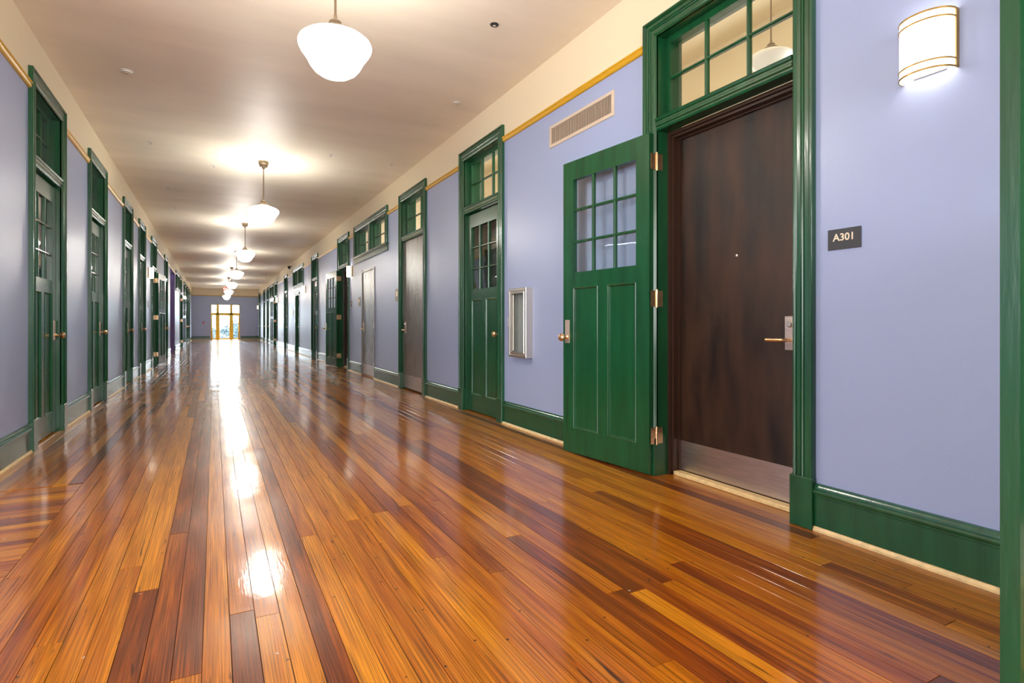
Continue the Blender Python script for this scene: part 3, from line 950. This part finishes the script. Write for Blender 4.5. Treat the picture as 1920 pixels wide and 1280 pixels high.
# ---------------------------------------------------------------- sconces
def sconce(s, y, label, zc=2.13):
    X = XR if s < 0 else XL
    e = empty('wall_sconce', (X, y, zc), label, 'wall sconce', group='curved wall sconces')
    f = side_xf(s)
    hw, hh, dp = 0.098, 0.116, 0.095
    def arc(r_in=0.0, n=20, w=hw, d=dp):
        return [(-(w - r_in) * math.cos(math.pi * k / n), 0.008 + (d - r_in) * math.sin(math.pi * k / n) ** 0.85) for k in range(n + 1)]
    mb = MB(f)
    mb.box(-0.060, 0.060, 0.0, 0.008, -hh + 0.01, hh - 0.01); mb.obj('backplate', 'nickel', e)
    A, B = arc(0.0), arc(0.004)
    mb = MB(f)
    loop = A + B[::-1]
    mb.rings([[(u, d, h) for u, d in loop] for h in (-hh, hh)]); mb.obj('diffuser', 'sconce', e, smooth=True)
    O, I = arc(-0.0035), arc(-0.0002)
    lp = O + I[::-1]
    for h0, h1 in ((hh - 0.005, hh + 0.002), (hh - 0.036, hh - 0.030), (-hh + 0.030, -hh + 0.036), (-hh - 0.002, -hh + 0.005)):
        mb = MB(f); mb.rings([[(u, d, h) for u, d in lp] for h in (h0, h1)]); mb.obj('band', 'bronzeband', e, smooth=True)
    for sg in (-1, 1):
        mb = MB(f); mb.box(sg * (hw + 0.004), sg * (hw - 0.0005), 0.0, 0.022, -hh, hh); mb.obj('side_strip', 'bronzeband', e)
    ld = bpy.data.lights.new('sconce_bulb', 'POINT'); ld.energy = 0.42; ld.color = (1.0, 0.90, 0.74); ld.shadow_soft_size = 0.018
    lo = bpy.data.objects.new('sconce_bulb', ld); COL.objects.link(lo); lo.parent = e; lo.location = (s * 0.050, 0, 0)
    return e
sconce(-1, 1.195, 'lit curved sconce with gold bands on the wall above sign A301')
sconce(-1, 12.10, 'lit sconce between the high windows and the recessed brown door')
sconce(-1, 18.95, 'lit sconce just before the second high window pair')
sconce(-1, 27.70, 'lit sconce beside the far brown door on the sign wall')
sconce(-1, 40.3, 'lit sconce in the corner glowing onto the end wall')
sconce(1, 14.50, 'lit sconce between two green doors on the purple-opening wall')
sconce(1, 29.40, 'lit far sconce beyond the purple opening')

# ---------------------------------------------------------------- near wall fittings
def text_mesh(body, size, bold=0.0, ext=0.001):
    c = bpy.data.curves.new('lettering', 'FONT')
    c.body = body; c.size = size; c.extrude = ext; c.offset = bold; c.align_x = 'CENTER'; c.align_y = 'CENTER'
    c.resolution_u = 4
    o = bpy.data.objects.new('tmp', c); COL.objects.link(o)
    dg = bpy.context.evaluated_depsgraph_get()
    me = bpy.data.meshes.new_from_object(o.evaluated_get(dg))
    bpy.data.objects.remove(o)
    return me
def wall_text(body, size, mat, parent, loc, s, bold=0.0):
    me = text_mesh(body, size, bold); me.materials.append(M[mat])
    o = bpy.data.objects.new('lettering', me); COL.objects.link(o); o.parent = parent
    o.location = loc; o.rotation_euler = (R90, 0, s * R90)
    return o

e = empty('room_sign', (XR, 1.545, 1.40), 'charcoal room number sign reading A301 in cream letters', 'sign')
mb = MB(side_xf(-1)); mb.box(-0.077, 0.077, 0, 0.006, -0.048, 0.048, 0.001); mb.obj('sign_plate', 'sign', e)
wall_text('A301', 0.047, 'letters', e, (-0.0065, 0.0, 0.0065), -1, 0.0007)
mb = MB(side_xf(-1))
for i, pat in enumerate(((1, 0, 0), (1, 1, 0), (1, 0, 1), (0, 1, 1), (1, 0, 0))):
    for r in range(3):
        for c in range(2):
            if (pat[r] + c + i) % 2: mb.box(0.02 - i * 0.009 - c * 0.0035, 0.0215 - i * 0.009 - c * 0.0035, 0.006, 0.007, -0.020 - r * 0.0035, -0.0185 - r * 0.0035)
mb.obj('braille_dots', 'sign', e)

# return-air grille
e = empty('air_grille', (XR, 3.675, 2.63), 'long almond air grille below the ochre rail, upright slats', 'air grille')
f = side_xf(-1)
gw, gh = 0.445, 0.095
mb = MB(f); mb.sweep_rect(-gw, gw, -gh, gh, [(0, 0), (0, 0.005), (0.003, 0.008), (0.026, 0.010), (0.028, 0.004), (0.028, 0.0)]); mb.obj('frame', 'grille', e)
mb = MB(f); mb.box(-gw + 0.02, gw - 0.02, 0.0005, 0.0015, -gh + 0.02, gh - 0.02); mb.obj('duct_backing', 'slot', e)
sl = MB(f); sl.box(-0.0018, 0.0018, 0.0016, 0.0050, -gh + 0.027, gh - 0.027); slat0 = sl.obj('slat', 'grille', e, loc=(0, -gw + 0.04, 0))
ns = 44
for i in range(1, ns):
    c = slat0.copy(); COL.objects.link(c); c.parent = e; c.location = (0, -gw + 0.04 + i * (2 * gw - 0.08) / (ns - 1), 0)

# extinguisher cabinet
e = empty('extinguisher_cabinet', (XR, 4.59, 0.69), 'steel extinguisher cabinet with a tall narrow glass door on the wall', 'cabinet')
cw, chh, cd = 0.17, 0.652, 0.065
mb = MB(f)
mb.box(-cw, cw, 0, 0.006, 0, chh); mb.box(-cw, -cw + 0.004, 0.006, cd, 0, chh); mb.box(cw - 0.004, cw, 0.006, cd, 0, chh)
mb.box(-cw + 0.004, cw - 0.004, 0.006, cd, 0, 0.004); mb.box(-cw + 0.004, cw - 0.004, 0.006, cd, chh - 0.004, chh)
mb.obj('cabinet_body', 'cabinet', e)
mb = MB(f); mb.box(-cw + 0.005, cw - 0.005, 0.006, 0.008, 0.005, chh - 0.005); mb.obj('inner_back', 'cabin', e)
mb = MB(f); mb.sweep_rect(-cw, cw, 0, chh, [(0, cd), (0, cd + 0.004), (0.004, cd + 0.008), (0.020, cd + 0.009), (0.024, cd + 0.004), (0.036, cd + 0.004), (0.042, cd + 0.010), (0.050, cd + 0.010), (0.050, cd - 0.002), (0, cd)])
dr = mb.obj('cabinet_door', 'cabinet', e)
mb = MB(f); mb.box(-cw + 0.045, cw - 0.045, cd, cd + 0.003, 0.045, chh - 0.045); mb.obj('pane', 'glass', dr)
mb = MB(f); mb.box(0.070, 0.092, cd + 0.0035, cd + 0.0045, 0.062, chh - 0.062); mb.obj('white_strip', 'white', dr)
mb = MB(); mb.tube([f(cw - 0.022, cd + 0.006, 0.29), f(cw - 0.022, cd + 0.024, 0.29), f(cw - 0.022, cd + 0.024, 0.37), f(cw - 0.022, cd + 0.006, 0.37)], 0.003, 6); mb.obj('pull_handle', 'nickel', dr, smooth=True)

# small plates beside the doors
def plate(y, z, w, h, label, mat='plate', text=None, s=-1):
    X = XR if s < 0 else XL
    e = empty('door_sign' , (X, y, z), label, 'sign')
    mb = MB(side_xf(s)); mb.box(-w / 2, w / 2, 0, 0.008, -h / 2, h / 2, 0.001); mb.obj('sign_plate', mat, e)
    mb = MB(side_xf(s)); mb.box(-w * 0.22, w * 0.22, 0.008, 0.0095, -h * 0.1, h * 0.28); mb.obj('sign_symbol', 'letters', e)
    return e
plate(8.72, 1.47, 0.17, 0.20, 'taupe sign plate beside the sheen-painted flush door')
plate(11.36, 1.46, 0.17, 0.18, 'taupe sign plate beside the steel service door')
plate(12.09, 1.44, 0.11, 0.12, 'small taupe plate below the sconce by the recessed brown door')
plate(22.1, 1.45, 0.15, 0.2, 'amber tinted sign plate beyond the brown service door', 'ochre')
plate(14.45, 1.44, 0.12, 0.14, 'small taupe plate below the sconce on the purple-opening wall', s=1)

# ---------------------------------------------------------------- ceiling devices
def ceil_xy(px, py):
    D = F_PX * (HC - 1) / (608 - py); xc = (px - 960) / F_PX * D
    return xc * math.cos(YAW) + D * math.sin(YAW), -xc * math.sin(YAW) + D * math.cos(YAW)
def device(px, py, r, kind, label):
    X, Y = ceil_xy(px, py)
    if kind == 'sprinkler':
        e = empty('fire_sprinkler', (X, Y, HC), label, 'sprinkler', group='ceiling sprinklers')
        mb = MB(); mb.lathe([(0.0, -0.006), (r * 0.8, -0.006), (r, -0.002), (r, 0.0), (0, 0)], n=20); mb.obj('escutcheon', 'white', e, smooth=True)
        mb = MB(); mb.lathe([(0.0, -0.030), (0.014, -0.030), (0.014, -0.027), (0.004, -0.026), (0.004, -0.012), (0.009, -0.010), (0.009, -0.004), (0, -0.004)], n=12); mb.obj('sprinkler_head', 'nickel', e)
    elif kind == 'dark':
        e = empty('ceiling_sensor', (X, Y, HC), label, 'sensor')
        mb = MB(); mb.lathe([(0.0, -0.012), (r * 0.7, -0.012), (r, -0.004), (r, 0.0), (0, 0)], n=24); mb.obj('housing', 'chain', e, smooth=True)
        mb = MB(); mb.lathe([(0.0, -0.020), (r * 0.4, -0.018), (r * 0.45, -0.010), (0, -0.010)], n=16); mb.obj('lens', 'nickel', e, smooth=True)
    else:
        e = empty('smoke_detector', (X, Y, HC), label, 'detector')
        mb = MB(); mb.lathe([(0.0, -0.016), (r * 0.75, -0.015), (r * 0.8, -0.006), (r * 0.86, -0.006), (r, -0.004), (r, 0.0), (0, 0)], n=28); mb.obj('housing', 'white', e, smooth=True)
        mb = MB(); mb.lathe([(0.0, -0.022), (r * 0.3, -0.021), (r * 0.34, -0.014), (0, -0.014)], n=16); mb.obj('sensor_chamber', 'grille', e, smooth=True)
device(237, 133, 0.052, 'detector', 'round white detector nearest the wall of closed green doors')
device(927, 46, 0.034, 'dark', 'small dark round ceiling sensor nearest the sign wall')
spr = [(857, 192, 'flat sprinkler nearest the camera, over the first green door casing on the sign wall'),
       (283, 266, 'bright sprinkler catching light ahead of the nearest pendant'),
       (735, 308, 'small sprinkler near the sign wall, above the sheen-painted flush door'),
       (401, 310, 'small sprinkler level with the second pendant canopy, pendant-row side'),
       (620, 290, 'dark-looking sprinkler between the second pendant and the sign wall'),
       (315, 352, 'sprinkler over the second closed green door, purple-opening side'),
       (667, 370, 'sprinkler above the first high window pair'),
       (620, 409, 'sprinkler above the recessed brown door with folded leaf'),
       (329.5, 389.5, 'third sprinkler in the row along the purple-opening wall'),
       (339.5, 424.4, 'fourth sprinkler in the row along the purple-opening wall'),
       (350, 459.5, 'fifth sprinkler in the row along the purple-opening wall'),
       (572, 452.7, 'sprinkler above the green door past the recessed brown door'),
       (362.8, 493, 'sixth sprinkler in the row along the purple-opening wall'),
       (499, 521, 'farthest sprinkler near the sign wall')]
for px, py, lb in spr: device(px, py, 0.036 if py < 300 else 0.045, 'sprinkler', lb)

# security camera
e = empty('security_camera', (XR - 0.02, 22.45, 3.20), 'dark dome security camera high on the wall by the second window pair', 'camera')
mb = MB(); mb.lathe([(0.0, 0), (0.05, 0.0), (0.06, -0.02), (0.06, -0.05), (0, -0.05)], cx=-0.08, n=20); mb.obj('housing', 'chain', e, smooth=True)
mb = MB(); mb.lathe([(0.0, -0.11), (0.03, -0.10), (0.05, -0.075), (0.055, -0.05), (0, -0.05)], cx=-0.08, n=20); mb.obj('dome', 'chain', e, smooth=True)
mb = MB(); mb.box(-0.09, 0.02, -0.02, 0.02, -0.015, 0.01); mb.obj('bracket', 'chain', e)

# ---------------------------------------------------------------- far end: glazed yellow doors
e = empty('window_%d' % wn_, (0, YE, 0), 'bright yellow framed glazed balcony doors in the end wall', 'window', 'structure'); wn_ += 1
mb = MB()
for a, b in ((DX0, DX0 + 0.05), (DX1 - 0.05, DX1)): mb.box(a, b, 0.02, 0.14, 0, DTOP)
mb.box(DX0, DX1, 0.02, 0.14, DTOP - 0.04, DTOP)
mb.obj('outer_frame', 'yellow', e)
for xm in (0.19, 0.98):
    mb = MB(); mb.box(xm - 0.08, xm + 0.08, 0.02, 0.12, 0, DTOP - 0.04, 0.004); mb.obj('mullion', 'yellow', e)
mb = MB(); mb.box(DX0 + 0.05, DX1 - 0.05, 0.02, 0.12, 1.62, 1.76, 0.004); mb.obj('transom_bar', 'yellow', e)
bays = ((DX0 + 0.05, 0.11), (0.27, 0.90), (1.06, DX1 - 0.05))
for a, b in bays:
    mb = MB(); mb.box(a, b, 0.066, 0.070, 1.76, DTOP - 0.04); mb.obj('pane', 'glass', e)
    lf = MB(); lf.box(a, a + 0.035, 0.05, 0.09, 0.01, 1.62); lf.box(b - 0.035, b, 0.05, 0.09, 0.01, 1.62); lf.box(a + 0.035, b - 0.035, 0.05, 0.09, 0.01, 0.10)
    lf.box(a + 0.035, b - 0.035, 0.05, 0.09, 1.58, 1.62); lo = lf.obj('glazed_leaf', 'yellow', e)
    mb = MB(); mb.box(a + 0.03, b - 0.03, 0.068, 0.072, 0.09, 1.59); mb.obj('pane', 'glass', lo)
for a in (DX0 + 0.05, DX1 - 0.10):
    mb = MB(); mb.box(a, a + 0.05, 0.01, 0.05, 0, 0.58, 0.003); mb.obj('lower_guard', 'ochre', e)

# balcony outside
mb = MB(); mb.box(-2.5, 4.5, YE + 0.22, YE + 2.4, -0.30, -0.02)
tag(mb.obj('balcony_floor', 'concrete'), 'sunlit concrete balcony outside the yellow doors', 'balcony', 'structure')
e = empty('balcony_railing', (0.64, YE + 2.2, -0.02), 'blue-grey balcony railing outside the yellow doors', 'railing')
mb = MB(); mb.box(-3.0, 3.0, -0.02, 0.02, 1.02, 1.07); mb.obj('top_rail', 'rail', e)
for h in (0.12, 0.55):
    mb = MB(); mb.box(-3.0, 3.0, -0.012, 0.012, h, h + 0.03); mb.obj('cross_rail', 'rail', e)
b0 = MB(); b0.box(-0.012, 0.012, -0.01, 0.01, 0.0, 1.03); b0 = b0.obj('baluster', 'rail', e, loc=(-1.6, 0, 0))
for i in range(1, 27):
    c = b0.copy(); COL.objects.link(c); c.parent = e; c.location = (-1.6 + i * 0.125, 0, 0)
mb = MB(); mb.box(-60, 60, YE + 2.4, YE + 120, -9.2, -9.0)
tag(mb.obj('ground', 'ground'), 'dark green ground far below the balcony', 'ground', 'structure')
def tree(x, y, z, h, r, label):
    rr = random.Random(int(x * 100 + y))
    e = empty('tree', (x, y, z), label, 'tree')
    mb = MB(); mb.lathe([(r * 0.10, 0), (r * 0.07, h * 0.4), (r * 0.03, h * 0.8)], n=8); mb.obj('trunk', 'bark', e)
    mb = MB()
    for _ in range(1400):
        th, ph = rr.uniform(0, 2 * math.pi), math.acos(rr.uniform(-1, 1)); q = r * rr.uniform(0.4, 1.0)
        c = Vector((q * math.sin(ph) * math.cos(th), q * math.sin(ph) * math.sin(th), h * 0.68 + q * 0.8 * math.cos(ph)))
        a = Vector((rr.uniform(-1, 1), rr.uniform(-1, 1), rr.uniform(-1, 1))).normalized() * 0.16
        b = a.cross(Vector((rr.uniform(-1, 1), rr.uniform(-1, 1), rr.uniform(-1, 1)))).normalized() * 0.10
        i = [mb.pt(*(c + k)) for k in (a, b, -a, -b)]; mb.f.append(i)
    fo = mb.obj('foliage', 'leaf', e); fo['kind'] = 'stuff'
tree(-0.9, YE + 20, -9, 12.5, 1.7, 'blue-green tree crown beyond the railing, behind the narrow side bay')
tree(3.0, YE + 21, -9, 13.6, 2.0, 'taller tree beyond the railing, rising behind the bay near the sconce glow')
tree(1.2, YE + 30, -9, 12.6, 2.0, 'low tree crown beyond the railing behind the middle bay')

# exit sign and alarm pull
e = empty('exit_sign', (0.62, 37.1, HC), 'red lit EXIT sign hanging before the end wall', 'exit sign')
mb = MB(); mb.box(-0.16, 0.16, -0.02, 0.02, -0.32, -0.12, 0.004); mb.obj('housing', 'red', e)
mb = MB(); mb.box(-0.03, 0.03, -0.012, 0.012, -0.12, 0.0); mb.obj('stem', 'white', e)
me = text_mesh('EXIT', 0.15, 0.003); me.materials.append(M['exit'])
o = bpy.data.objects.new('lettering', me); COL.objects.link(o); o.parent = e; o.location = (0, -0.022, -0.22); o.rotation_euler = (R90, 0, 0)
e = empty('fire_alarm_pull', (-0.62, YE, 1.10), 'small red fire alarm pull station on the end wall', 'fire alarm')
mb = MB(); mb.box(-0.05, 0.05, -0.035, 0, -0.075, 0.075, 0.006); mb.obj('housing', 'red', e)
mb = MB(); mb.box(-0.035, 0.035, -0.05, -0.035, -0.03, 0.0, 0.003); mb.obj('pull_bar', 'white', e)
